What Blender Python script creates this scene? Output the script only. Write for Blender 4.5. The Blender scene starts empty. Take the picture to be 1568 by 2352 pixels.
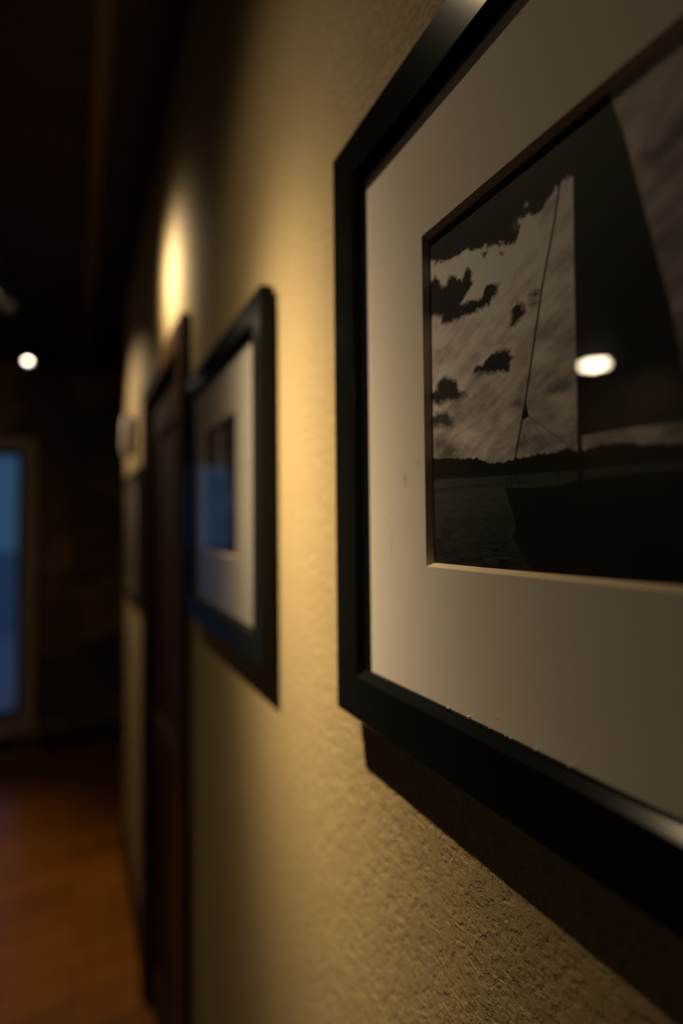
import bpy, bmesh, math, random
import numpy as np
from mathutils import Vector, Matrix
random.seed(7)
scene = bpy.context.scene
EYE = 1.57                      # height of the camera above the floor

# ------------------------------------------------------------------ camera
F_PX, YAW, PITCH, ROLL = 1157.0, 0.4844, 0.0303, -0.0091
fwd = Vector((math.sin(YAW)*math.cos(PITCH), math.cos(YAW)*math.cos(PITCH), math.sin(PITCH)))
rgt = Vector((math.cos(YAW), -math.sin(YAW), 0))
up = rgt.cross(fwd)
cr, sr = math.cos(ROLL), math.sin(ROLL)
rgt2 = rgt*cr + up*sr
up2 = rgt*(-sr) + up*cr
cam_data = bpy.data.cameras.new('camera')
cam = bpy.data.objects.new('camera', cam_data)
scene.collection.objects.link(cam)
m = Matrix((rgt2, up2, -fwd)).transposed().to_4x4()
m.translation = Vector((0, 0, EYE))
cam.matrix_world = m
cam_data.sensor_fit = 'HORIZONTAL'
cam_data.sensor_width = 24.0
cam_data.lens = F_PX/1568.0*24.0
cam_data.clip_start = 0.01
cam_data.dof.use_dof = True
cam_data.dof.focus_distance = 0.30
cam_data.dof.aperture_fstop = 1.62
cam_data.dof.aperture_blades = 0
scene.camera = cam

# ------------------------------------------------------------------ exposure, world
scene.view_settings.view_transform = 'Standard'
scene.view_settings.look = 'None'
scene.view_settings.exposure = 0.0
scene.view_settings.gamma = 1.0
scene.view_settings.use_curve_mapping = False
scene.cycles.sample_clamp_indirect = 2.0
w = bpy.data.worlds.new('dusk'); scene.world = w; w.use_nodes = True
nt = w.node_tree; nt.nodes.clear()
bg = nt.nodes.new('ShaderNodeBackground'); out = nt.nodes.new('ShaderNodeOutputWorld')
tc = nt.nodes.new('ShaderNodeTexCoord'); sep = nt.nodes.new('ShaderNodeSeparateXYZ')
rmp = nt.nodes.new('ShaderNodeValToRGB')
rmp.color_ramp.elements[0].position = 0.0; rmp.color_ramp.elements[0].color = (0.027, 0.066, 0.118, 1)
rmp.color_ramp.elements[1].position = 0.5; rmp.color_ramp.elements[1].color = (0.035, 0.062, 0.12, 1)
nt.links.new(tc.outputs['Generated'], sep.inputs[0]); nt.links.new(sep.outputs['Z'], rmp.inputs[0])
nt.links.new(rmp.outputs[0], bg.inputs[0]); bg.inputs[1].default_value = 1.1
nt.links.new(bg.outputs[0], out.inputs[0])

# ------------------------------------------------------------------ room measures (z below is relative to eye height)
WALL_X, END_Y, FAR_Y, LEFT_X, BACK_Y, RIGHT_X = 0.222, 2.80, 4.20, -3.4, -2.6, 2.6
CEIL, FLOOR = 1.20, -EYE
LAMP_X = -0.30
WARM = (1.0, 0.76, 0.46)

def Z(z): return z + EYE

# ------------------------------------------------------------------ helpers
def tag(o, label=None, cat=None, group=None, kind=None):
    if label: o['label'] = label
    if cat: o['category'] = cat
    if group: o['group'] = group
    if kind: o['kind'] = kind
    return o

def link(name, me, mat, parent=None):
    o = bpy.data.objects.new(name, me)
    scene.collection.objects.link(o)
    if mat is not None:
        for q in (mat if isinstance(mat, (list, tuple)) else [mat]): me.materials.append(q)
    if parent is not None: o.parent = parent
    return o

def empty(name, loc, label, cat, group=None):
    o = bpy.data.objects.new(name, None); scene.collection.objects.link(o)
    o.empty_display_size = 0.02
    o.location = loc
    return tag(o, label, cat, group)

def box_bm(x0, x1, y0, y1, z0, z1, bm=None, bevel=0.0):
    b = bmesh.new()
    vs = [b.verts.new((x, y, z)) for x in (x0, x1) for y in (y0, y1) for z in (z0, z1)]
    for f in ((0,1,3,2),(4,6,7,5),(0,4,5,1),(2,3,7,6),(0,2,6,4),(1,5,7,3)):
        b.faces.new([vs[i] for i in f])
    bmesh.ops.recalc_face_normals(b, faces=b.faces)
    if bevel: bmesh.ops.bevel(b, geom=list(b.edges), offset=bevel, segments=2, affect='EDGES', profile=0.5)
    if bm is None: return b
    me = bpy.data.meshes.new('tmp'); b.to_mesh(me); b.free(); bm.from_mesh(me); bpy.data.meshes.remove(me)
    return bm

def lathe_bm(profile, n=32, bm=None):
    """profile: (radius, z) pairs, around the z axis"""
    bm = bm or bmesh.new(); rings = []
    for r, z in profile:
        if r < 1e-6: rings.append([bm.verts.new((0, 0, z))])
        else: rings.append([bm.verts.new((r*math.cos(2*math.pi*i/n), r*math.sin(2*math.pi*i/n), z)) for i in range(n)])
    for a, b in zip(rings, rings[1:]):
        for i in range(n):
            j = (i+1) % n
            if len(a) == 1 and len(b) > 1: bm.faces.new((a[0], b[i], b[j]))
            elif len(b) == 1 and len(a) > 1: bm.faces.new((a[i], b[0], a[j]))
            elif len(a) > 1: bm.faces.new((a[i], b[i], b[j], a[j]))
    bmesh.ops.recalc_face_normals(bm, faces=bm.faces)
    return bm

def obj(name, bm, mat, parent=None, smooth=False):
    me = bpy.data.meshes.new(name); bm.to_mesh(me); bm.free()
    if smooth:
        for p in me.polygons: p.use_smooth = True
    return link(name, me, mat, parent)

# ------------------------------------------------------------------ materials
def mat(name, color, rough=0.6, bump=None, spec=0.5, metal=0.0, coat=0.0):
    """plain principled; bump = (scale, strength, distance)"""
    mt = bpy.data.materials.new(name); mt.use_nodes = True
    n = mt.node_tree; p = n.nodes['Principled BSDF']
    p.inputs['Base Color'].default_value = (*color, 1); p.inputs['Roughness'].default_value = rough
    p.inputs['Metallic'].default_value = metal; p.inputs['Specular IOR Level'].default_value = spec
    p.inputs['Coat Weight'].default_value = coat
    tcn = n.nodes.new('ShaderNodeTexCoord')
    nz = n.nodes.new('ShaderNodeTexNoise'); n.links.new(tcn.outputs['Object'], nz.inputs['Vector'])
    nz.inputs['Scale'].default_value = (bump or (60,))[0]; nz.inputs['Detail'].default_value = 4
    # slight tonal variation of the material itself
    mx = n.nodes.new('ShaderNodeMix'); mx.data_type = 'RGBA'
    mx.inputs[6].default_value = (*[c*0.9 for c in color], 1); mx.inputs[7].default_value = (*[min(1, c*1.08) for c in color], 1)
    n.links.new(nz.outputs['Fac'], mx.inputs[0]); n.links.new(mx.outputs[2], p.inputs['Base Color'])
    if bump:
        bp = n.nodes.new('ShaderNodeBump'); bp.inputs['Strength'].default_value = bump[1]
        bp.inputs['Distance'].default_value = bump[2]
        n.links.new(nz.outputs['Fac'], bp.inputs['Height']); n.links.new(bp.outputs[0], p.inputs['Normal'])
    return mt

def wall_mat():
    """pale yellow knock-down plaster: flat plateaus with broken, pitted edges"""
    mt = bpy.data.materials.new('knockdown_plaster'); mt.use_nodes = True
    n = mt.node_tree; p = n.nodes['Principled BSDF']; L = n.links.new
    p.inputs['Base Color'].default_value = (0.30, 0.231, 0.117, 1); p.inputs['Roughness'].default_value = 0.7
    p.inputs['Specular IOR Level'].default_value = 0.2
    t = n.nodes.new('ShaderNodeTexCoord')
    a = n.nodes.new('ShaderNodeTexNoise'); a.inputs['Scale'].default_value = 130; a.inputs['Detail'].default_value = 5; a.inputs['Roughness'].default_value = 0.62
    a.inputs['Distortion'].default_value = 0.0
    L(t.outputs['Object'], a.inputs['Vector'])
    r = n.nodes.new('ShaderNodeMapRange'); r.inputs['From Min'].default_value = 0.43; r.inputs['From Max'].default_value = 0.51
    L(a.outputs['Fac'], r.inputs['Value'])
    c = n.nodes.new('ShaderNodeTexNoise'); c.inputs['Scale'].default_value = 800; c.inputs['Detail'].default_value = 2
    L(t.outputs['Object'], c.inputs['Vector'])
    inv = n.nodes.new('ShaderNodeMath'); inv.operation = 'SUBTRACT'; inv.inputs[0].default_value = 1.0; L(r.outputs[0], inv.inputs[1])
    mul = n.nodes.new('ShaderNodeMath'); mul.operation = 'MULTIPLY'; L(c.outputs['Fac'], mul.inputs[0]); L(inv.outputs[0], mul.inputs[1])
    add = n.nodes.new('ShaderNodeMath'); add.operation = 'MULTIPLY_ADD'; L(mul.outputs[0], add.inputs[0]); add.inputs[1].default_value = 0.55; L(r.outputs[0], add.inputs[2])
    d = n.nodes.new('ShaderNodeTexNoise'); d.inputs['Scale'].default_value = 14; d.inputs['Detail'].default_value = 2
    L(t.outputs['Object'], d.inputs['Vector'])
    add2 = n.nodes.new('ShaderNodeMath'); add2.operation = 'MULTIPLY_ADD'; L(d.outputs['Fac'], add2.inputs[0]); add2.inputs[1].default_value = 1.2; L(add.outputs[0], add2.inputs[2])
    bp = n.nodes.new('ShaderNodeBump'); bp.inputs['Strength'].default_value = 1.0; bp.inputs['Distance'].default_value = 0.0006
    L(add2.outputs[0], bp.inputs['Height']); L(bp.outputs[0], p.inputs['Normal'])
    return mt

def wood_mat(name, c1, c2, scale=6, stretch=(1, 12, 12), rough=0.4, planks=None, spec=0.5, bumpd=0.0004):
    mt = bpy.data.materials.new(name); mt.use_nodes = True
    n = mt.node_tree; p = n.nodes['Principled BSDF']; L = n.links.new
    p.inputs['Roughness'].default_value = rough; p.inputs['Specular IOR Level'].default_value = spec
    t = n.nodes.new('ShaderNodeTexCoord'); mp = n.nodes.new('ShaderNodeMapping'); mp.inputs['Scale'].default_value = stretch
    L(t.outputs['Object'], mp.inputs['Vector'])
    a = n.nodes.new('ShaderNodeTexNoise'); a.inputs['Scale'].default_value = scale; a.inputs['Detail'].default_value = 6
    L(mp.outputs[0], a.inputs['Vector'])
    mx = n.nodes.new('ShaderNodeMix'); mx.data_type = 'RGBA'; mx.inputs[6].default_value = (*c1, 1); mx.inputs[7].default_value = (*c2, 1)
    L(a.outputs['Fac'], mx.inputs[0]); col = mx.outputs[2]
    if planks:
        br = n.nodes.new('ShaderNodeTexBrick'); br.inputs['Scale'].default_value = 1.0
        br.inputs['Brick Width'].default_value = planks[0]; br.inputs['Row Height'].default_value = planks[1]
        br.inputs['Mortar Size'].default_value = 0.0025; br.inputs['Color1'].default_value = (1, 1, 1, 1)
        br.inputs['Color2'].default_value = (0.6, 0.6, 0.6, 1); br.inputs['Mortar'].default_value = (0.1, 0.1, 0.1, 1)
        L(t.outputs['Object'], br.inputs['Vector'])
        m2 = n.nodes.new('ShaderNodeMix'); m2.data_type = 'RGBA'; m2.blend_type = 'MULTIPLY'; m2.inputs[0].default_value = 1
        L(col, m2.inputs[6]); L(br.outputs['Color'], m2.inputs[7]); col = m2.outputs[2]
    L(col, p.inputs['Base Color'])
    bp = n.nodes.new('ShaderNodeBump'); bp.inputs['Distance'].default_value = bumpd
    L(a.outputs['Fac'], bp.inputs['Height']); L(bp.outputs[0], p.inputs['Normal'])
    return mt

def glass_mat(name='glass', ior=1.5, gloss_rough=0.0, tint=(1, 1, 1)):
    """thin pane: straight transmission plus Fresnel reflection"""
    mt = bpy.data.materials.new(name); mt.use_nodes = True
    n = mt.node_tree; n.nodes.clear(); L = n.links.new
    o = n.nodes.new('ShaderNodeOutputMaterial'); tr = n.nodes.new('ShaderNodeBsdfTransparent'); tr.inputs[0].default_value = (*tint, 1)
    gl = n.nodes.new('ShaderNodeBsdfGlossy'); gl.inputs['Roughness'].default_value = gloss_rough
    fr = n.nodes.new('ShaderNodeFresnel'); ge = n.nodes.new('ShaderNodeNewGeometry')
    mi = n.nodes.new('ShaderNodeMapRange'); mi.inputs['To Min'].default_value = ior; mi.inputs['To Max'].default_value = 1/ior
    L(ge.outputs['Backfacing'], mi.inputs['Value']); L(mi.outputs[0], fr.inputs[0])
    mx = n.nodes.new('ShaderNodeMixShader')
    L(fr.outputs[0], mx.inputs[0]); L(tr.outputs[0], mx.inputs[1]); L(gl.outputs[0], mx.inputs[2]); L(mx.outputs[0], o.inputs[0])
    return mt

def emit_mat(name, color, strength):
    mt = bpy.data.materials.new(name); mt.use_nodes = True
    n = mt.node_tree; n.nodes.clear()
    o = n.nodes.new('ShaderNodeOutputMaterial'); e = n.nodes.new('ShaderNodeEmission')
    e.inputs[0].default_value = (*color, 1); e.inputs[1].default_value = strength
    n.links.new(e.outputs[0], o.inputs[0]); return mt

def print_mat(name):
    mt = bpy.data.materials.new(name); mt.use_nodes = True
    n = mt.node_tree; p = n.nodes['Principled BSDF']; p.inputs['Roughness'].default_value = 0.6
    p.inputs['Specular IOR Level'].default_value = 0.2
    a = n.nodes.new('ShaderNodeAttribute'); a.attribute_name = 'ink'
    n.links.new(a.outputs['Color'], p.inputs['Base Color']); return mt

def mat_board_mat(tone=(0.82, 0.765, 0.69)):
    """off-white mat board with fine tooth, a pale brown smear and tiny specks"""
    mt = bpy.data.materials.new('mat_board_paper'); mt.use_nodes = True
    n = mt.node_tree; p = n.nodes['Principled BSDF']; L = n.links.new
    p.inputs['Roughness'].default_value = 0.8; p.inputs['Specular IOR Level'].default_value = 0.1
    t = n.nodes.new('ShaderNodeTexCoord')
    sp = n.nodes.new('ShaderNodeTexNoise'); sp.inputs['Scale'].default_value = 330; sp.inputs['Detail'].default_value = 1
    L(t.outputs['Object'], sp.inputs['Vector'])
    mr = n.nodes.new('ShaderNodeMapRange'); mr.inputs['From Min'].default_value = 0.79; mr.inputs['From Max'].default_value = 0.83
    L(sp.outputs['Fac'], mr.inputs['Value'])
    mx = n.nodes.new('ShaderNodeMix'); mx.data_type = 'RGBA'
    mx.inputs[6].default_value = (*tone, 1); mx.inputs[7].default_value = (0.30, 0.26, 0.22, 1)
    L(mr.outputs[0], mx.inputs[0])
    nz = n.nodes.new('ShaderNodeTexNoise'); nz.inputs['Scale'].default_value = 900; nz.inputs['Detail'].default_value = 2
    L(t.outputs['Object'], nz.inputs['Vector'])
    bp = n.nodes.new('ShaderNodeBump'); bp.inputs['Distance'].default_value = 0.00004; L(nz.outputs['Fac'], bp.inputs['Height'])
    L(mx.outputs[2], p.inputs['Base Color']); L(bp.outputs[0], p.inputs['Normal']); return mt

def log_mat(nm, c1, c2):
    """dark blotchy timber/stone wall at the far end"""
    mt = bpy.data.materials.new(nm); mt.use_nodes = True
    n = mt.node_tree; p = n.nodes['Principled BSDF']; L = n.links.new; p.inputs['Roughness'].default_value = 0.8
    t = n.nodes.new('ShaderNodeTexCoord'); v = n.nodes.new('ShaderNodeTexVoronoi'); v.inputs['Scale'].default_value = 3.2
    L(t.outputs['Object'], v.inputs['Vector'])
    nz = n.nodes.new('ShaderNodeTexNoise'); nz.inputs['Scale'].default_value = 7; nz.inputs['Detail'].default_value = 5
    L(t.outputs['Object'], nz.inputs['Vector'])
    mx = n.nodes.new('ShaderNodeMix'); mx.data_type = 'RGBA'; mx.inputs[6].default_value = (*c1, 1); mx.inputs[7].default_value = (*c2, 1)
    s = n.nodes.new('ShaderNodeSeparateColor'); L(v.outputs['Color'], s.inputs[0])
    ml = n.nodes.new('ShaderNodeMath'); ml.operation = 'MULTIPLY'; L(s.outputs[0], ml.inputs[0]); L(nz.outputs['Fac'], ml.inputs[1])
    L(ml.outputs[0], mx.inputs[0]); L(mx.outputs[2], p.inputs['Base Color'])
    bp = n.nodes.new('ShaderNodeBump'); bp.inputs['Distance'].default_value = 0.01; L(nz.outputs['Fac'], bp.inputs['Height']); L(bp.outputs[0], p.inputs['Normal'])
    return mt

M = dict(
    wall=wall_mat(), board=mat_board_mat((0.42, 0.395, 0.37)), glass=glass_mat(), window_glass=glass_mat('window_glass', 1.5, 0.0, (0.9, 0.95, 1)),
    frame=mat('black_satin_lacquer', (0.006, 0.0072, 0.0068), 0.17, None, 0.12),
    frame_back=mat('brown_backing_paper', (0.16, 0.10, 0.05), 0.9),
    bevel=mat('cream_mat_core', (0.80, 0.66, 0.47), 0.8),
    rubber=mat('black_rubber', (0.02, 0.02, 0.02), 0.8),
    door=wood_mat('dark_stained_door_wood', (0.024, 0.008, 0.004), (0.042, 0.015, 0.007), 5, (10, 10, 1), 0.6, None, 0.08),
    casing=wood_mat('brown_casing_wood', (0.06, 0.033, 0.013), (0.10, 0.055, 0.022), 5, (10, 10, 1), 0.4, None, 0.15),
    light_casing=wood_mat('oiled_window_casing_wood', (0.38, 0.31, 0.22), (0.50, 0.42, 0.30), 5, (10, 10, 1), 0.5),
    floor=wood_mat('orange_brown_floorboards', (0.22, 0.072, 0.006), (0.40, 0.14, 0.016), 3, (10, 1, 1), 0.28, (1.6, 0.13)),
    ceiling=wood_mat('dark_brown_ceiling_boards', (0.022, 0.010, 0.005), (0.045, 0.020, 0.009), 4, (8, 1, 1), 0.6, (2.2, 0.14)),
    strip=wood_mat('brown_ceiling_batten', (0.11, 0.065, 0.02), (0.17, 0.10, 0.035), 4, (8, 1, 1), 0.5),
    dark=log_mat('dark_timber_wall', (0.03, 0.02, 0.012), (0.16, 0.10, 0.045)),
    far=log_mat('blotchy_brown_wall', (0.08, 0.055, 0.028), (0.50, 0.33, 0.13)),
    lamp=mat('brushed_grey_metal', (0.38, 0.38, 0.39), 0.35, None, 0.5, 0.8),
    track=mat('black_track_metal', (0.02, 0.02, 0.02), 0.5),
    white=mat('white_plastic', (0.72, 0.68, 0.62), 0.4),
    bulb=emit_mat('lamp_glow', (1.0, 0.86, 0.66), 60),
    flush=emit_mat('downlight_glow', (1.0, 0.80, 0.52), 75),
    added_flush=emit_mat('added_downlight_glow', (1.0, 0.80, 0.52), 3),
    crumb=mat('plaster_crumb', (0.42, 0.33, 0.27), 0.9, (2000, 0.5, 0.0002)),
    sash=mat('dark_window_sash', (0.02, 0.02, 0.022), 0.5),
    ground=mat('outside_paving', (0.62, 0.64, 0.68), 0.9, (3, 0.3, 0.02)),
)

# ================================================================== THE SETTING
def structure(name, bm, mat_, parent=None, label=None):
    o = obj(name, bm, mat_, parent)
    if parent is None: tag(o, kind='structure')
    if label: tag(o, label)
    return o

DY0, DY1, DHEAD = 1.205, 1.835, 0.425           # door opening in the right wall
b = box_bm(WALL_X, WALL_X+0.12, BACK_Y, DY0, Z(FLOOR), Z(CEIL))
box_bm(WALL_X, WALL_X+0.12, DY0, DY1, Z(DHEAD), Z(CEIL), b)
box_bm(WALL_X, WALL_X+0.12, DY1, END_Y, Z(FLOOR), Z(CEIL), b)
structure('wall_right', b, M['wall'], label='pale yellow plaster wall with knock-down texture that carries the pictures')
structure('wall_return', box_bm(WALL_X+0.12, RIGHT_X, END_Y-0.12, END_Y, Z(FLOOR), Z(CEIL)), M['wall'])
structure('wall_side', box_bm(RIGHT_X, RIGHT_X+0.1, END_Y-0.12, FAR_Y, Z(FLOOR), Z(CEIL)), M['dark'])
structure('wall_left', box_bm(LEFT_X-0.1, LEFT_X, BACK_Y, FAR_Y, Z(FLOOR), Z(CEIL)), M['dark'])
# far wall with a tall window at its left
WX0, WX1, WZ0, WZ1 = -0.78, -0.335, -1.30, 0.565
b = box_bm(LEFT_X-0.1, WX0, FAR_Y, FAR_Y+0.12, Z(FLOOR), Z(CEIL))
box_bm(WX1, RIGHT_X+0.1, FAR_Y, FAR_Y+0.12, Z(FLOOR), Z(CEIL), b)
box_bm(WX0, WX1, FAR_Y, FAR_Y+0.12, Z(WZ1), Z(CEIL), b)
box_bm(WX0, WX1, FAR_Y, FAR_Y+0.12, Z(FLOOR), Z(WZ0), b)
structure('wall_far', b, M['far'], label='dark brown wall at the far end of the hallway')
# back wall (behind the camera) with a window of its own
BX0, BX1, BZ0, BZ1 = -2.6, -1.2, -0.7, 0.6
b = box_bm(LEFT_X-0.1, BX0, BACK_Y-0.12, BACK_Y, Z(FLOOR), Z(CEIL))
box_bm(BX1, WALL_X+0.12, BACK_Y-0.12, BACK_Y, Z(FLOOR), Z(CEIL), b)
box_bm(BX0, BX1, BACK_Y-0.12, BACK_Y, Z(BZ1), Z(CEIL), b)
box_bm(BX0, BX1, BACK_Y-0.12, BACK_Y, Z(FLOOR), Z(BZ0), b)
structure('wall_back', b, M['dark'])
structure('floor', box_bm(LEFT_X-0.1, RIGHT_X+0.1, BACK_Y-0.12, FAR_Y+0.12, Z(FLOOR)-0.1, Z(FLOOR)), M['floor'], label='orange-brown wooden floorboards')
structure('ceiling', box_bm(LEFT_X-0.1, RIGHT_X+0.1, BACK_Y-0.12, FAR_Y+0.12, Z(CEIL), Z(CEIL)+0.1), M['ceiling'], label='dark brown boarded ceiling')
structure('trim_1', box_bm(0.030, 0.070, BACK_Y, FAR_Y, Z(CEIL)-0.018, Z(CEIL)), M['strip'], label='brown batten running along the dark ceiling')
# baseboards
b = box_bm(WALL_X-0.014, WALL_X, BACK_Y, DY0-0.064, Z(FLOOR), Z(FLOOR)+0.11, None, 0.003)
box_bm(WALL_X-0.014, WALL_X, DY1+0.064, END_Y, Z(FLOOR), Z(FLOOR)+0.11, b, 0.003)
structure('baseboard_right', b, M['door'])
structure('baseboard_far', box_bm(WX1+0.13, RIGHT_X, FAR_Y-0.014, FAR_Y, Z(FLOOR), Z(FLOOR)+0.11, None, 0.003), M['door'])

# ---- door in the right wall
d = bpy.data.objects.new('door_1', None); scene.collection.objects.link(d); d.location = (WALL_X, (DY0+DY1)/2, 0)
tag(d, 'dark stained wooden door in its casing beyond the second picture', kind='structure')
LX, LY = WALL_X, (DY0+DY1)/2
def dbox(name, x0, x1, y0, y1, z0, z1, mt, bev=0.0, parent=d):
    return obj(name, box_bm(x0-LX, x1-LX, y0-LY, y1-LY, Z(z0), Z(z1), None, bev), mt, parent)
dbox('door_casing', WALL_X-0.020, WALL_X, DY0-0.062, DY0, FLOOR, DHEAD+0.060, M['casing'], 0.003)
dbox('door_casing', WALL_X-0.020, WALL_X, DY1, DY1+0.062, FLOOR, DHEAD+0.060, M['casing'], 0.003)
dbox('door_casing', WALL_X-0.021, WALL_X, DY0, DY1, DHEAD, DHEAD+0.060, M['casing'], 0.003)
dbox('door_jamb', WALL_X, WALL_X+0.10, DY0, DY0+0.018, FLOOR, DHEAD, M['casing'])
dbox('door_jamb', WALL_X, WALL_X+0.10, DY1-0.018, DY1, FLOOR, DHEAD, M['casing'])
dbox('door_jamb', WALL_X, WALL_X+0.10, DY0+0.018, DY1-0.018, DHEAD-0.018, DHEAD, M['casing'])
y0, y1, x0 = DY0+0.019, DY1-0.019, WALL_X+0.008
slab = dbox('door_slab', x0+0.010, x0+0.036, y0, y1, FLOOR+0.006, DHEAD-0.020, M['door'])
b = bmesh.new()
for (a0, a1, c0, c1) in ((y0, y0+0.10, FLOOR+0.006, DHEAD-0.020), (y1-0.10, y1, FLOOR+0.006, DHEAD-0.020),
                         (y0+0.10, y1-0.10, FLOOR+0.006, FLOOR+0.2), (y0+0.10, y1-0.10, -0.72, -0.58), (y0+0.10, y1-0.10, DHEAD-0.13, DHEAD-0.020)):
    box_bm(x0-LX, x0+0.0098-LX, a0-LY, a1-LY, Z(c0), Z(c1), b)
obj('door_panelling', b, M['door'], d)

# ---- window in the far wall
wn = bpy.data.objects.new('window_1', None); scene.collection.objects.link(wn)
wn.location = ((WX0+WX1)/2, FAR_Y, Z(WZ0)); tag(wn, 'tall window showing blue dusk light at the far end', kind='structure')
OX, OZ = (WX0+WX1)/2, WZ0
def wbox(name, x0, x1, y0, y1, z0, z1, mt, bev=0.0, parent=wn, bm=None):
    return obj(name, box_bm(x0-OX, x1-OX, y0-FAR_Y, y1-FAR_Y, z0-OZ, z1-OZ, bm, bev), mt, parent)
def ring(name, X0, X1, Z0, Z1, wdt, y0, y1, mt, bev=0.0):
    b = box_bm(X0-OX, X0+wdt-OX, y0-FAR_Y, y1-FAR_Y, Z0-OZ, Z1-OZ, None, bev)
    box_bm(X1-wdt-OX, X1-OX, y0-FAR_Y, y1-FAR_Y, Z0-OZ, Z1-OZ, b, bev)
    box_bm(X0+wdt-OX, X1-wdt-OX, y0-FAR_Y, y1-FAR_Y, Z1-wdt-OZ, Z1-OZ, b, bev)
    box_bm(X0+wdt-OX, X1-wdt-OX, y0-FAR_Y, y1-FAR_Y, Z0-OZ, Z0+wdt-OZ, b, bev)
    return obj(name, b, mt, wn)
ring('window_sash', WX0, WX1, WZ0, WZ1, 0.035, FAR_Y+0.03, FAR_Y+0.07, M['sash'])
wbox('window_glass', WX0+0.035, WX1-0.035, FAR_Y+0.045, FAR_Y+0.049, WZ0+0.035, WZ1-0.035, M['window_glass'])
ring('window_casing', WX0-0.085, WX1+0.085, WZ0-0.085, WZ1+0.085, 0.085, FAR_Y-0.02, FAR_Y, M['light_casing'], 0.003)
wbox('window_sill', WX0-0.11, WX1+0.11, FAR_Y-0.06, FAR_Y, WZ0-0.11, WZ0-0.086, M['light_casing'], 0.004)

wb = bpy.data.objects.new('window_2', None); scene.collection.objects.link(wb)
wb.location = ((BX0+BX1)/2, BACK_Y, Z(BZ0)); tag(wb, kind='structure')
b = bmesh.new(); bx, by = (BX0+BX1)/2, BACK_Y
for (a0, a1, c0, c1) in ((BX0, BX0+.05, BZ0, BZ1), (BX1-.05, BX1, BZ0, BZ1), (BX0+.05, BX1-.05, BZ0, BZ0+.05), (BX0+.05, BX1-.05, BZ1-.05, BZ1), (bx-.02, bx+.02, BZ0+.05, BZ1-.05)):
    box_bm(a0-bx, a1-bx, -0.07, -0.03, c0-BZ0, c1-BZ0, b)
obj('window_sash', b, M['sash'], wb)
obj('window_glass', box_bm(BX0-bx+.05, BX1-bx-.05, -0.052, -0.048, .05, BZ1-BZ0-.05), M['window_glass'], wb)
# outside: paving and a low garden wall seen through the far window
structure('ground', box_bm(-6, 5, FAR_Y+0.12, FAR_Y+9, Z(FLOOR)-0.25, Z(FLOOR)-0.15), M['ground'])
structure('garden_wall', box_bm(-6, 5, FAR_Y+6, FAR_Y+6.2, Z(FLOOR)-0.15, Z(-0.35)), M['ground'])

# ================================================================== LAMPS
TRACK = dict(lo=0.45, hi=4.05)
b = box_bm(-0.018, 0.018, TRACK['lo'], TRACK['hi'], -0.022, 0.0, None, 0.003)
o = obj('track_rail', b, M['track']); o.location = (LAMP_X, 0, Z(CEIL))
tag(o, 'thin black track rail running along the ceiling parallel to the picture wall', 'track')

def spotlight(y, pivot_z, target, power, size_deg, core, halo, halo_n, label, x=LAMP_X, color=WARM):
    """a can on a stem from the track; its beam leaves the can's mouth towards target"""
    t = empty('track_spotlight', (x, y, Z(CEIL)-0.022), label, 'lamp', 'spotlights on the ceiling track')
    drop = CEIL-0.022-pivot_z
    obj('track_adapter', box_bm(-0.016, 0.016, -0.035, 0.035, -0.018, 0, None, 0.003), M['track'], t)
    obj('stem', lathe_bm([(0, -0.016), (0.006, -0.018), (0.006, -drop), (0, -drop-0.002)], 16), M['lamp'], t, True)
    R, Ln = 0.031, 0.105
    prof = [(0, Ln*0.55), (R*0.75, Ln*0.55), (R*0.95, Ln*0.50), (R, Ln*0.42), (R, -Ln*0.45), (R*0.93, -Ln*0.46), (R*0.80, -Ln*0.44), (R*0.74, Ln*0.22), (0, Ln*0.23)]
    head = obj('lamp_head', lathe_bm(prof, 40), M['lamp'], t, False)
    for p in head.data.polygons: p.use_smooth = True
    direction = (Vector(target) - Vector((x, y, pivot_z+EYE))).normalized()
    q = direction.to_track_quat('-Z', 'Y')
    head.rotation_mode = 'QUATERNION'; head.rotation_quaternion = q
    head.location = (0, 0, -drop)
    bulb = obj('bulb', lathe_bm([(0, 0.0145), (0.009, 0.0152), (0.014, 0.0175), (0.016, 0.0215), (0, 0.0218)], 32), M['bulb'], head, True)
    ld = bpy.data.lights.new('beam', 'SPOT'); ld.energy = power; ld.color = color
    ld.spot_size = math.radians(size_deg); ld.spot_blend = 0.6; ld.shadow_soft_size = 0.009
    # reflector photometry: a narrow core plus a weak spill, by angle from the lamp's axis
    ld.use_nodes = True; n = ld.node_tree; L = n.links.new
    em = n.nodes['Emission']; tcn = n.nodes.new('ShaderNodeTexCoord'); sp = n.nodes.new('ShaderNodeSeparateXYZ')
    L(tcn.outputs['Normal'], sp.inputs[0])
    ab = n.nodes.new('ShaderNodeMath'); ab.operation = 'ABSOLUTE'; L(sp.outputs['Z'], ab.inputs[0])
    pw = n.nodes.new('ShaderNodeMath'); pw.operation = 'POWER'; L(ab.outputs[0], pw.inputs[0]); pw.inputs[1].default_value = core
    ad = n.nodes.new('ShaderNodeMath'); ad.operation = 'ADD'; L(pw.outputs[0], ad.inputs[0])
    p2 = n.nodes.new('ShaderNodeMath'); p2.operation = 'POWER'; L(ab.outputs[0], p2.inputs[0]); p2.inputs[1].default_value = halo_n
    m2 = n.nodes.new('ShaderNodeMath'); m2.operation = 'MULTIPLY'; L(p2.outputs[0], m2.inputs[0]); m2.inputs[1].default_value = halo
    L(m2.outputs[0], ad.inputs[1])
    L(ad.outputs[0], em.inputs['Strength'])
    lo = bpy.data.objects.new('beam', ld); scene.collection.objects.link(lo); lo.parent = head
    lo.location = (0, 0, -0.056)
    return t

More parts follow.
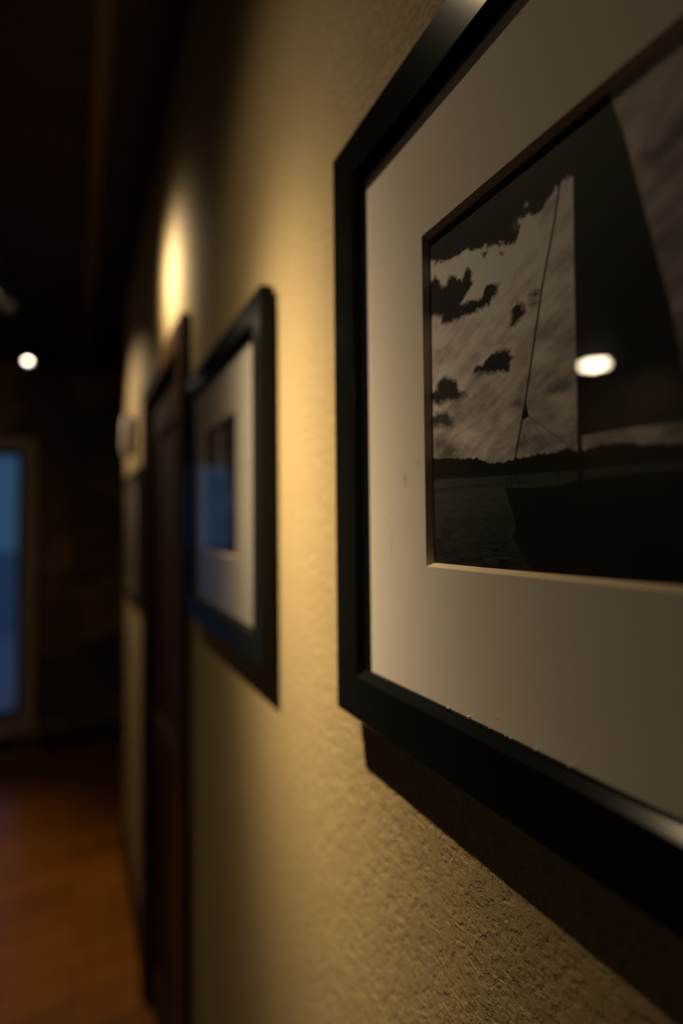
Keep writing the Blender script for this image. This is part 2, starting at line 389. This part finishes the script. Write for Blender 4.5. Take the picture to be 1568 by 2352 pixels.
spotlight(0.68, 1.10, (WALL_X, 0.533, -0.025+EYE), 380, 110, 106, 0.075, 18, 'grey can spotlight on the track nearest the large picture, lighting it from above')
spotlight(1.72, 1.10, (WALL_X, 1.38, 0.64+EYE), 245, 100, 70, 0.006, 20, 'grey track spotlight in front of the dark door, second from the near end')
spotlight(2.79, 1.08, (WALL_X, 2.30, 0.12+EYE), 75, 78, 9, 0.20, 3, 'grey can spotlight at the left edge of the photo, its lit mouth turned away', -0.305)
spotlight(3.80, 1.10, (-0.12, 0.80, 0.0), 5, 50, 2, 0.10, 2, 'bright spotlight facing the camera, a white disc above the far window', -0.285)

def downlight(x, y, label, glow, beam=None):
    """round ceiling light; beam = (watts, full angle) for the added unseen one that lights the floor"""
    dl = empty('ceiling_downlight', (x, y, Z(CEIL)), label, 'lamp')
    obj('trim_ring', lathe_bm([(0.112, 0.0), (0.112, -0.005), (0.105, -0.009), (0.0945, -0.006), (0.0945, 0.0)], 48), M['white'], dl, True)
    obj('diffuser', lathe_bm([(0.0, -0.027), (0.08, -0.0255), (0.092, -0.022), (0.094, -0.017), (0.094, -0.001), (0, -0.001)], 48), glow, dl, True)
    if beam:
        ld = bpy.data.lights.new('beam', 'SPOT'); ld.energy = beam[0]; ld.color = WARM
        ld.spot_size = math.radians(beam[1]); ld.spot_blend = 1.0; ld.shadow_soft_size = 0.06
        lo = bpy.data.objects.new('beam', ld); scene.collection.objects.link(lo); lo.parent = dl; lo.location = (0, 0, -0.03)
    return dl
downlight(-2.98, 2.40, "round warm ceiling light across the room, seen mirrored in the large picture's glass", M['flush'])
downlight(-0.66, 2.75, 'added ceiling fill light out of view on the left, lighting the hallway floor', M['added_flush'], (88, 46))  # added lamp, out of view, to pool warm light on the far floor

# ================================================================== PRINTED INK (painted per vertex, evenly lit)
def vnoise(x, y, seed=0):
    xi, yi = np.floor(x).astype(np.int64), np.floor(y).astype(np.int64)
    fx, fy = x-xi, y-yi
    fx, fy = fx*fx*(3-2*fx), fy*fy*(3-2*fy)
    def h(a, b_):
        n = (a*374761393 + b_*668265263 + seed*974634777) & 0x7fffffff
        n = ((n ^ (n >> 13))*1274126177) & 0x7fffffff
        return ((n ^ (n >> 16)) & 0xffff)/65535.0
    return (h(xi, yi)*(1-fx)+h(xi+1, yi)*fx)*(1-fy) + (h(xi, yi+1)*(1-fx)+h(xi+1, yi+1)*fx)*fy
def fbm(x, y, seed=0, octv=5, gain=0.5):
    s, a, t = 0, 1.0, 0
    for i in range(octv):
        s = s + a*vnoise(x*2**i, y*2**i, seed+i*17); t += a; a *= gain
    return s/t
def inside(poly, X, Y):
    r = np.zeros(X.shape, bool); n = len(poly)
    for i in range(n):
        x1, y1 = poly[i]; x2, y2 = poly[(i+1) % n]
        if y1 == y2: continue
        c = ((y1 > Y) != (y2 > Y)) & (X < (x2-x1)*(Y-y1)/(y2-y1)+x1)
        r ^= c
    return r
def edge_dist(poly, X, Y, closed=True):
    d = np.full(X.shape, 1e9); n = len(poly)
    for i in range(n if closed else n-1):
        x1, y1 = poly[i]; x2, y2 = poly[(i+1) % n]
        vx, vy = x2-x1, y2-y1
        t = np.clip(((X-x1)*vx+(Y-y1)*vy)/(vx*vx+vy*vy+1e-9), 0, 1)
        d = np.minimum(d, np.hypot(X-x1-t*vx, Y-y1-t*vy))
    return d
def soft(poly, X, Y, w):
    """1 inside, 0 outside, ramp of width w (mm) over the outline"""
    bx = [p[0] for p in poly]; by = [p[1] for p in poly]
    sel = (X > min(bx)-w*2-4) & (X < max(bx)+w*2+4) & (Y > min(by)-w*2-4) & (Y < max(by)+w*2+4)
    out = np.zeros(X.shape); x, y = X[sel], Y[sel]
    d = edge_dist(poly, x, y); s = np.where(inside(poly, x, y), d, -d)
    out[sel] = np.clip(0.5+s/w, 0, 1); return out

def grid_print(name, y0, y1, z0, z1, step, paint, origin, x, parent):
    """flat print sheet as a fine grid; paint(Y,Z in mm) -> rgb"""
    ny, nz = int((y1-y0)/step)+1, int((z1-z0)/step)+1
    ys, zs = np.linspace(y0, y1, ny), np.linspace(z0, z1, nz)
    YY, ZZ = np.meshgrid(ys, zs)
    co = np.stack([np.full(YY.size, x-origin[0]), YY.ravel()/1000-origin[1], ZZ.ravel()/1000-origin[2]], 1).astype(np.float32)
    idx = np.arange(ny*nz).reshape(nz, ny)
    q = np.stack([idx[:-1, :-1], idx[1:, :-1], idx[1:, 1:], idx[:-1, 1:]], -1).reshape(-1, 4)
    me = bpy.data.meshes.new(name); me.vertices.add(len(co)); me.vertices.foreach_set('co', co.ravel())
    me.loops.add(q.size); me.polygons.add(len(q))
    me.loops.foreach_set('vertex_index', q.ravel().astype(np.int32))
    me.polygons.foreach_set('loop_start', np.arange(0, q.size, 4, dtype=np.int32))
    me.polygons.foreach_set('loop_total', np.full(len(q), 4, dtype=np.int32))
    me.update(calc_edges=True)
    rgb = paint(YY, ZZ)
    att = me.color_attributes.new('ink', 'FLOAT_COLOR', 'POINT')
    rgba = np.concatenate([rgb.reshape(-1, 3), np.ones((YY.size, 1))], 1).astype(np.float32)
    att.data.foreach_set('color', rgba.ravel())
    return link(name, me, M['print'], parent)

# ---- real relief of the knock-down plaster where the camera sees it close: flat plateaus over a pitted base
def plaster_relief(y0, y1, z0, z1, step, fade):
    ny, nz = int((y1-y0)/step)+1, int((z1-z0)/step)+1
    YY, ZZ = np.meshgrid(np.linspace(y0, y1, ny), np.linspace(z0, z1, nz))
    wx = YY + 3.0*(fbm(YY/3, ZZ/3, 81, 3, 0.6)-0.5); wz = ZZ + 3.0*(fbm(YY/3, ZZ/3, 91, 3, 0.6)-0.5)
    big = fbm(wx/11, wz/11, 101, 5, 0.62)
    den = 0.05*(fbm(YY/60, ZZ/60, 131, 2)-0.5)
    plate = np.clip((big+den-0.475)/0.030, 0, 1); plate = plate*plate*(3-2*plate)
    base = fbm(YY/2.2, ZZ/2.2, 111, 4, 0.65)
    lump = np.clip((fbm(YY/4.0, ZZ/4.0, 141, 3, 0.6)-0.5)*5, 0, 1)
    h = 0.42*plate + (1-plate)*(0.42*base + 0.22*lump) + 0.25*(fbm(YY/35, ZZ/35, 121, 2)-0.5) + 0.15
    e = np.minimum(np.minimum(YY-y0, y1-YY), np.minimum(ZZ-z0, z1-ZZ))/fade
    h = h*np.clip(e, 0, 1)**1.5
    co = np.stack([WALL_X-0.00002-np.clip(h, 0, 2)*1.5/1000, YY/1000, ZZ/1000+EYE], -1).reshape(-1, 3).astype(np.float32)
    idx = np.arange(ny*nz).reshape(nz, ny)
    q = np.stack([idx[:-1, :-1], idx[1:, :-1], idx[1:, 1:], idx[:-1, 1:]], -1).reshape(-1, 4)
    me = bpy.data.meshes.new('plaster_relief'); me.vertices.add(len(co)); me.vertices.foreach_set('co', co.ravel())
    me.loops.add(q.size); me.polygons.add(len(q))
    me.loops.foreach_set('vertex_index', q.ravel().astype(np.int32))
    me.polygons.foreach_set('loop_start', np.arange(0, q.size, 4, dtype=np.int32))
    me.polygons.foreach_set('loop_total', np.full(len(q), 4, dtype=np.int32))
    me.polygons.foreach_set('use_smooth', np.ones(len(q), dtype=bool))
    me.update(calc_edges=True)
    return link('plaster_relief', me, M['wall'], bpy.data.objects['wall_right'])
plaster_relief(60, 520, -580, -110, 0.55, 45)

SHAPES = {
 'storm':[(278.8,185.9),(276.3,186.5),(266.9,178.1),(249.2,172.8),(240.9,172.1),(234.5,171.7),(231.5,168.0),(222.5,167.3),(211.3,162.1),(203.4,159.1),(198.3,156.5),(195.1,159.8),(193.9,163.0),(193.5,168.0),(187.4,167.6),(180.1,163.5),(176.5,167.3),(170.7,170.6),(160.9,171.7),(154.8,171.8),(153.0,201.5),(152.0,221.8),(285.0,251.3)],
 'cloudA':[(284.7,170.5),(274.8,166.2),(267.1,170.0),(260.9,160.1),(255.6,160.1),(252.0,164.3),(245.3,157.9),(241.3,156.1),(236.3,161.0),(231.8,156.2),(232.0,146.5),(236.8,144.1),(243.3,140.2),(235.3,139.7),(226.2,137.6),(221.7,139.9),(218.7,143.9),(213.2,140.4),(209.8,139.5),(212.0,134.8),(216.2,132.4),(218.4,129.2),(226.4,130.2),(237.1,131.1),(248.5,132.0),(260.6,133.6),(262.3,139.5),(285.3,147.6)],
 'cloudB':[(200.5,121.1),(196.7,123.0),(193.6,121.3),(191.9,116.7),(194.5,112.9),(199.5,110.4),(202.6,111.5),(200.0,116.0)],
 'cloudb1':[(188.2,123.8),(184.7,125.6),(180.8,123.0),(181.4,120.9),(184.8,120.5)],
 'cloudb2':[(188.3,119.1),(185.4,119.3),(182.1,116.6),(184.9,115.4),(188.4,117.2)],
 'cloudC':[(233.3,93.9),(230.9,97.5),(224.3,95.6),(221.3,98.9),(215.6,99.2),(211.5,101.5),(203.6,99.0),(203.0,95.4),(199.9,93.4),(203.8,89.7),(203.3,86.6),(213.1,88.3),(227.3,91.7)],
 'cloudD':[(280.5,92.3),(268.0,91.7),(267.0,96.2),(259.7,98.9),(251.0,95.4),(246.2,89.7),(244.6,84.8),(238.3,81.6),(246.4,80.8),(256.5,82.0),(265.5,81.1),(280.6,88.7)],
 'cloudE':[(278.9,73.7),(265.6,75.8),(256.7,75.1),(251.7,69.6),(250.9,64.9),(260.5,64.9),(279.0,70.1)],
 'cloudF':[(180.5,69.2),(177.2,71.1),(168.8,71.6),(161.9,69.8),(162.9,67.5),(170.9,67.7),(177.3,67.1)],
 'cloudG':[(201.8,67.5),(196.8,69.3),(193.2,67.5),(195.7,65.2)],
 'scud1':[(224.8,164.1),(219.7,163.7),(219.0,160.3),(224.1,160.1)],
 'scud2':[(209.4,158.1),(205.4,155.1),(206.8,153.6),(208.7,155.7)],
 'gull':[(195.8,58.6),(192.6,67.4),(190.5,58.4),(194.9,57.2)],
 'trees':[(287.6,47.2),(264.5,45.2),(255.7,44.7),(244.0,42.1),(231.5,41.6),(222.8,37.9),(218.6,36.4),(209.1,35.8),(200.1,37.1),(189.3,37.2),(180.2,37.4),(174.9,37.1),(169.7,37.7),(166.6,38.8),(163.7,36.8),(158.0,35.6),(149.0,37.2),(140.5,37.1),(128.9,34.2),(111.6,32.2),(105.4,31.3),(105.6,24.6),(111.8,25.0),(146.6,26.4),(162.1,26.4),(199.1,27.9),(228.8,29.2),(287.9,32.8)],
 'gleam':[(287.9,32.8),(228.8,29.2),(199.1,27.9),(162.1,26.4),(146.6,26.4),(111.8,25.0),(105.6,24.6),(105.7,21.9),(146.7,22.8),(162.2,23.1),(209.4,25.2),(288.0,29.4)],
 'hull':[(208.8,21.9),(195.6,20.4),(178.5,20.1),(162.2,21.4),(146.8,22.3),(105.7,20.9),(107.3,-36.4),(180.3,-47.7),(191.9,-21.8),(203.7,-6.1),(201.1,-1.3),(202.2,4.5),(205.1,12.3)],
 'sail':[(159.6,226.0),(160.7,150.3),(161.1,115.9),(161.1,81.5),(161.3,35.7),(159.4,35.4),(159.2,42.9),(132.4,42.3),(113.5,40.9),(105.2,40.4),(105.5,34.1),(112.8,63.3),(116.9,89.7),(126.4,134.8),(134.3,173.6),(140.9,196.7),(146.5,215.1)],
 'mast':[(161.3,47.5),(158.9,47.1),(159.2,20.3),(161.5,20.5)],
 'swirl':[(127.3,158.0),(125.6,161.0),(121.0,157.8),(116.4,160.9),(110.0,165.5),(105.1,164.8),(105.4,153.1),(110.3,153.5),(116.7,151.7),(122.7,154.1)],
 'glow_cloud':[(134.3,175.4),(127.6,175.5),(127.0,168.5),(128.8,161.5),(124.3,150.4),(119.2,140.8),(126.8,145.5),(131.3,160.7)],
 'stay':[(166.6,180.3),(171.2,156.2),(180.2,124.1),(192.6,67.4),(200.7,36.7),(202.4,21.9)],
 'line1':[(190.5,58.4),(161.8,35.7)],
 'line2':[(190.5,58.4),(175.9,37.2)],
 'rail1':[(208.9,26.7),(196.7,25.3)],
 'rail2':[(204.1,27.9),(204.3,21.6)],
 'rail3':[(207.4,25.7),(206.8,21.7)],
 'rail4':[(200.1,27.5),(197.4,21.0)],
 'post':[(172.5,28.4),(172.3,24.9)],
 'spot':[(190.3,174.3)],
}
def paint_sailboat(Y, Zm):
    S = SHAPES
    a = math.radians(28); u = Y*math.cos(a)-Zm*math.sin(a); v = Y*math.sin(a)+Zm*math.cos(a)
    streak = fbm(u/26, v/5.5, 3, 5, 0.55); mid = fbm(u/13, v/7, 11, 4)
    alt = np.clip((Zm-35)/150, 0, 1)
    puff = fbm(Y/16, Zm/11, 15, 5, 0.6)
    L = 0.15 + 0.14*alt + 0.20*(streak-0.5) + 0.08*(mid-0.5) + 0.16*(puff-0.5)
    L = L + 0.10*np.exp(-((Y-225)**2/1500+(Zm-150)**2/600))
    L = L - 0.05*np.clip(1-(Zm-45)/45, 0, 1)*fbm(Y/9, Zm/4, 5)
    L = np.clip(L + 0.10*(puff-0.5), 0.05, 0.6)
    # ragged outlines: warp the sampling position
    wx = Y + 6.5*(fbm(Y/4, Zm/4, 21, 5, 0.7)-0.5); wz = Zm + 6.5*(fbm(Y/4, Zm/4, 31, 5, 0.7)-0.5)
    for k, dark, w, rim in (('storm', .013, 2.2, .05), ('cloudA', .020, 3.4, .07), ('cloudB', .030, 3.0, .02), ('cloudb1', .13, 3.5, .0), ('cloudb2', .14, 3.5, .0),
                       ('cloudC', .028, 2.6, .07), ('cloudD', .045, 3.6, .09), ('cloudE', .10, 4.0, .05), ('cloudF', .15, 5.0, .0), ('cloudG', .15, 4.0, .0),
                       ('scud1', .13, 2.5, 0), ('scud2', .09, 2.0, 0)):
        m = soft(S[k], wx, wz, w)
        if rim:
            up_ = soft(S[k], wx, wz-1.8, 3.5)      # pale lit rim over the cloud's top
            L = L + 1.5*rim*up_*(1-m)
        tex = dark*(0.17+0.22*fbm(Y/4, Zm/3, 41, 4))
        L = L*(1-m) + tex*m
    # pale torn gaps inside the storm cloud
    L = L + 0.20*np.exp(-((Y-189.3)**2+(Zm-173.4)**2)/1.6)
    L = L + 0.05*np.exp(-((Y-196)**2/8+(Zm-166)**2/10))
    L = L + 0.10*soft(S['glow_cloud'], wx, wz, 8)
    m = soft(S['swirl'], wx, wz, 6); L = L*(1-0.55*m)
    L = L*(1-0.5*np.clip((156-Y)/8, 0, 1)*np.clip((Zm-50)/20, 0, 1))      # heavier cloud beyond the sail
    col = np.stack([L*1.05, L*0.96, L*0.94], -1)*3.3
    def lay(mask, rgb):
        nonlocal col
        col = col*(1-mask[..., None]) + np.array(rgb)*mask[..., None]
    # rigging
    def line(k, w, al, rgb=(0.012, 0.012, 0.011)):
        d_ = edge_dist(S[k], Y, Zm, False); lay(np.clip(1.0-(d_-w*0.5)/0.35, 0, 1)*al, rgb)
    line('stay', 0.85, 1.0); line('line1', 0.35, 0.45); line('line2', 0.3, 0.35)
    lay(soft(S['gull'], Y, Zm, 0.5), (0.012, 0.012, 0.01))
    # water, below the tree line
    wmask = np.clip((33-Zm)/0.8, 0, 1)
    rip = fbm(Y/7, Zm/1.3, 51, 4, 0.6); dep = np.clip((32-Zm)/62, 0, 1)
    W = 0.075*(1-dep)**1.6 + 0.018 + 0.05*(rip-0.5)*(0.5+dep)
    band = np.exp(-((Zm-24.5)/1.8)**2); W = W*(1-0.45*band)
    W = np.clip(W, 0.008, 1)
    lay(wmask*(Y > 90)*1.0, (0, 0, 0)); col = col + (wmask*(Y > 90)*W)[..., None]*np.array((0.92, 1.0, 1.02))
    lay(wmask*(Y <= 90), (0.03, 0.03, 0.03))
    tz = Zm + 2.6*(fbm(Y/1.5, Zm*0+3, 61, 4, 0.7)-0.5)*np.clip((Zm-33)/2+1, 0, 1)
    trees = S['trees']; trees = [(p if p[0] > 104.95 else (5.0, p[1])) for p in trees]
    gleam = [(p if p[0] > 105.15 else (5.0, p[1])) for p in S['gleam']]
    lay(soft(gleam, Y, Zm, 0.6), (0.060, 0.068, 0.068))
    lay(soft(trees, Y, tz, 0.6), (0.012, 0.010, 0.008))
    lay(soft(S['sail'], Y, Zm, 0.6), (0.009, 0.0085, 0.0075))
    lay(soft(S['mast'], Y, Zm, 0.4), (0.008, 0.008, 0.007))
    hull = [(p if p[0] > 106.9 else (5.0, p[1])) for p in S['hull']]
    hull = [(p if p[1] > -50 else (p[0], -60)) for p in hull]
    lay(soft(hull, Y+1.6*(fbm(Y/3, Zm/3, 71, 3)-0.5), Zm, 1.0), (0.009, 0.008, 0.006))
    for k in ('rail1', 'rail2', 'rail3', 'rail4', 'post'): line(k, 0.35, 0.9)
    return np.clip(col, 0.004, 0.9)

def paint_lake(Y, Zm):
    """dark trees over a blue lake"""
    col = np.zeros(Y.shape+(3,))
    sky = np.clip((Zm-88)/6, 0, 1)
    trunk = np.exp(-((Y-850)/20)**2)*np.clip((Zm-75)/10, 0, 1) + 0.6*np.exp(-((Y-905)/9)**2)*np.clip((Zm-95)/10, 0, 1)
    n = fbm(Y/12, Zm/6, 5); n2 = fbm(Y/30, Zm/3, 9)
    top = np.stack([0.030+0.34*trunk, 0.027+0.28*trunk, 0.026+0.29*trunk], -1)*(0.7+0.6*n)[..., None]
    g = np.clip((95-Zm)/135, 0, 1)
    wat = np.stack([0.022+0.016*g, 0.040-0.013*g, 0.058+0.0*g], -1)*(0.6+0.8*n2)[..., None]
    band = np.exp(-((Zm-42)/13)**2); wat = wat + band[..., None]*np.array((0.02, 0.05, 0.075))
    return np.clip(wat*(1-sky[..., None]) + top*sky[..., None], 0.004, 0.9)

# ================================================================== FRAMED PICTURES
M['print'] = print_mat('printed_ink')
def picture_frame(y_left, width, z0, z1, label, group, open_, painter, step, rail_w=0.041, front_x=0.200, name='picture_frame', ridge=0.0355, crumbs=False, board=None, lean=0.0):
    """y_left is the far edge; the frame spans towards the camera (smaller y). All parts hang under one Empty at the wall."""
    cy, H = y_left-width/2, z1-z0
    org = (WALL_X, cy, Z(z0))
    t = empty(name, org, label, 'framed picture', group)
    w2, DP = width/2, 0.0185
    dx = front_x - WALL_X
    prof = [(0, DP), (0, 0.0015), (0.0015, 0), (ridge-0.001, 0), (ridge, 0.0003), (rail_w-0.0012, 0.0050), (rail_w, 0.0060), (rail_w, 0.0079), (rail_w-0.006, 0.0081), (rail_w-0.006, DP)]
    def ringpts(w): return [(w2-w, w), (-w2+w, w), (-w2+w, H-w), (w2-w, H-w)]      # (y, z): far bottom, near bottom, near top, far top
    for k in range(4):
        b = bmesh.new(); A, B = [], []
        for (wv, dv) in prof:
            r_ = ringpts(wv); pa, pb = r_[k], r_[(k+1) % 4]
            A.append(b.verts.new((dx+dv, pa[0], pa[1]))); B.append(b.verts.new((dx+dv, pb[0], pb[1])))
        n = len(prof)
        for i in range(n): b.faces.new((A[i], A[(i+1) % n], B[(i+1) % n], B[i]))
        b.faces.new(A); b.faces.new(list(reversed(B)))
        bmesh.ops.recalc_face_normals(b, faces=b.faces)
        obj('frame_rail', b, M['frame'], t)
    g = rail_w-0.0055
    obj('glass_pane', box_bm(dx+0.0081, dx+0.0094, -w2+g, w2-g, g, H-g), M['glass'], t)
    # mat board with a bevelled window
    oy0, oy1, oz0, oz1 = open_           # world y / relative-to-eye z of the opening
    oy0, oy1, oz0, oz1 = oy0-cy, oy1-cy, oz0-z0, oz1-z0
    b = bmesh.new(); xf, xb, th = dx+0.0095, dx+0.0141, 0.0025
    def rect(x, a0, a1, c0, c1): return [b.verts.new((x, a0, c0)), b.verts.new((x, a1, c0)), b.verts.new((x, a1, c1)), b.verts.new((x, a0, c1))]
    o1 = rect(xf, -w2+g, w2-g, g, H-g); i1 = rect(xf, oy0, oy1, oz0, oz1)
    i2 = rect(xb, oy0+th, oy1-th, oz0+th, oz1-th); o2 = rect(xb, -w2+g, w2-g, g, H-g)
    for i in range(4):
        j = (i+1) % 4
        b.faces.new((o1[i], o1[j], i1[j], i1[i]))
        f = b.faces.new((i1[i], i1[j], i2[j], i2[i])); f.material_index = 1
        b.faces.new((i2[i], i2[j], o2[j], o2[i])); b.faces.new((o2[i], o2[j], o1[j], o1[i]))
    bmesh.ops.recalc_face_normals(b, faces=b.faces)
    obj('mat_board', b, [board or M['board'], M['bevel']], t)
    mm = lambda q: q*1000
    grid_print('photo_print', mm(oy0+cy)-2, mm(oy1+cy)+2, mm(oz0+z0)-2, mm(oz1+z0)+2, step, painter, (org[0], org[1], z0), WALL_X+dx+0.0142, t)
    obj('backing_board', box_bm(dx+0.0144, dx+0.0182, -w2+g, w2-g, g, H-g), M['frame_back'], t)
    for sy in (-1, 1):
        for zz in (0.02, H-0.02):
            bb = lathe_bm([(0, 0), (0.006, 0), (0.006, 0.0030), (0.004, 0.0035), (0, 0.0035)], 16)
            bmesh.ops.rotate(bb, verts=bb.verts, cent=(0, 0, 0), matrix=Matrix.Rotation(math.radians(90), 3, 'Y'))
            bmesh.ops.translate(bb, verts=bb.verts, vec=(dx+DP, sy*(w2-0.02), zz))
            obj('bumper', bb, M['rubber'], t)
    return t

F1 = dict(y=0.3921, w=0.482, z0=-0.1553, z1=0.3266)
board1 = mat_board_mat(); board1.name = 'stained_mat_board'
def add_stains(mt, spots):
    n = mt.node_tree; L = n.links.new; p = n.nodes['Principled BSDF']
    src = p.inputs['Base Color'].links[0].from_socket
    t = n.nodes.new('ShaderNodeTexCoord'); nz = n.nodes.new('ShaderNodeTexNoise'); nz.inputs['Scale'].default_value = 130; nz.inputs['Detail'].default_value = 4
    L(t.outputs['Object'], nz.inputs['Vector'])
    for (y, z, ry, rz, s) in spots:
        mp = n.nodes.new('ShaderNodeMapping'); mp.vector_type = 'POINT'
        mp.inputs['Location'].default_value = (0, -y/ry, -z/rz); mp.inputs['Scale'].default_value = (0, 1/ry, 1/rz)
        L(t.outputs['Object'], mp.inputs['Vector'])
        ln = n.nodes.new('ShaderNodeVectorMath'); ln.operation = 'LENGTH'; L(mp.outputs[0], ln.inputs[0])
        ad = n.nodes.new('ShaderNodeMath'); ad.operation = 'ADD'; L(ln.outputs['Value'], ad.inputs[0]); L(nz.outputs['Fac'], ad.inputs[1])
        mr = n.nodes.new('ShaderNodeMapRange'); mr.inputs['From Min'].default_value = 1.45; mr.inputs['From Max'].default_value = 0.6
        mr.inputs['To Min'].default_value = 0; mr.inputs['To Max'].default_value = s
        L(ad.outputs[0], mr.inputs['Value'])
        mx = n.nodes.new('ShaderNodeMix'); mx.data_type = 'RGBA'; mx.inputs[7].default_value = (0.36, 0.27, 0.20, 1)
        L(mr.outputs[0], mx.inputs[0]); L(src, mx.inputs[6]); src = mx.outputs[2]
    L(src, p.inputs['Base Color'])
cy1 = F1['y']-F1['w']/2
add_stains(board1, [(0.299-cy1, 0.034-F1['z0'], 0.0030, 0.0065, 0.55), (0.318-cy1, -0.012-F1['z0'], 0.0020, 0.015, 0.30), (0.322-cy1, 0.004-F1['z0'], 0.0015, 0.004, 0.3), (0.283-cy1, 0.045-F1['z0'], 0.002, 0.004, 0.35)])
picture_frame(F1['y'], F1['w'], F1['z0'], F1['z1'], 'large black picture frame with a cream mat around a dark sailboat photograph', None,
              (0.0264, 0.2759, -0.0271, 0.2002), paint_sailboat, 0.40, board=board1)
picture_frame(0.591+0.475, 0.475, -0.172, 0.303, 'blurred black picture frame with a white mat around a blue lake photograph', None,
              (0.735, 0.945, -0.043, 0.176), paint_lake, 2.0)

# ---- small picture beyond the door: thin dark frame, grey print
def paint_grey(Y, Zm):
    g = 0.38+0.10*fbm(Y/60, Zm/40, 4)+0.10*np.clip((Zm-0)/230, 0, 1)
    return np.stack([g, g*0.88, g*0.85], -1)
picture_frame(2.71, 0.66, -0.292, 0.238, 'small dim grey picture on the wall strip beyond the dark door', None,
              (2.11, 2.65, -0.24, 0.19), paint_grey, 10.0, rail_w=0.016, front_x=0.2025, ridge=0.010)

# ---- white box on the wall above it
t = empty('wall_alarm_box', (WALL_X, 2.35, Z(0.32)), 'small white rounded box on the wall above the dim grey picture', 'alarm')
obj('housing', box_bm(-0.045, 0.0, -0.05, 0.05, 0, 0.17, None, 0.012), M['white'], t, True)
obj('grille', box_bm(-0.048, -0.0445, -0.03, 0.03, 0.03, 0.10, None, 0.001), M['white'], t)

# ---- plaster crumbs lying on the lower rail of the large frame
cr_spots = [(0.2505, 0.0010), (0.2331, 0.0011), (0.2038, 0.0005), (0.2000, 0.0007), (0.1832, 0.0012), (0.1633, 0.0012), (0.2160, 0.0004)]
where = ['farthest from the camera', 'second from the far end', 'tiny, at mid rail', 'tiny, just nearer than its twin', 'large pale one before the nearest', 'nearest to the camera', 'smallest, between two bigger ones']
for i, (yy, r) in enumerate(cr_spots):
    r *= 1.15
    b = bmesh.new(); bmesh.ops.create_icosphere(b, subdivisions=2, radius=r)
    rr = random.Random(i)
    for v in b.verts: v.co *= 0.75+0.5*rr.random()
    for v in b.verts: v.co.z *= 0.75; v.co.y *= 1.25
    zmin = min(v.co.z for v in b.verts)
    o = obj('plaster_crumb', b, M['crumb'], None)
    o.location = (0.2062+0.0005*(i % 2), yy, Z(F1['z0'])+0.041-zmin)
    tag(o, 'plaster crumb on the lower rail of the large frame, '+where[i], 'crumb', 'plaster crumbs on the frame')
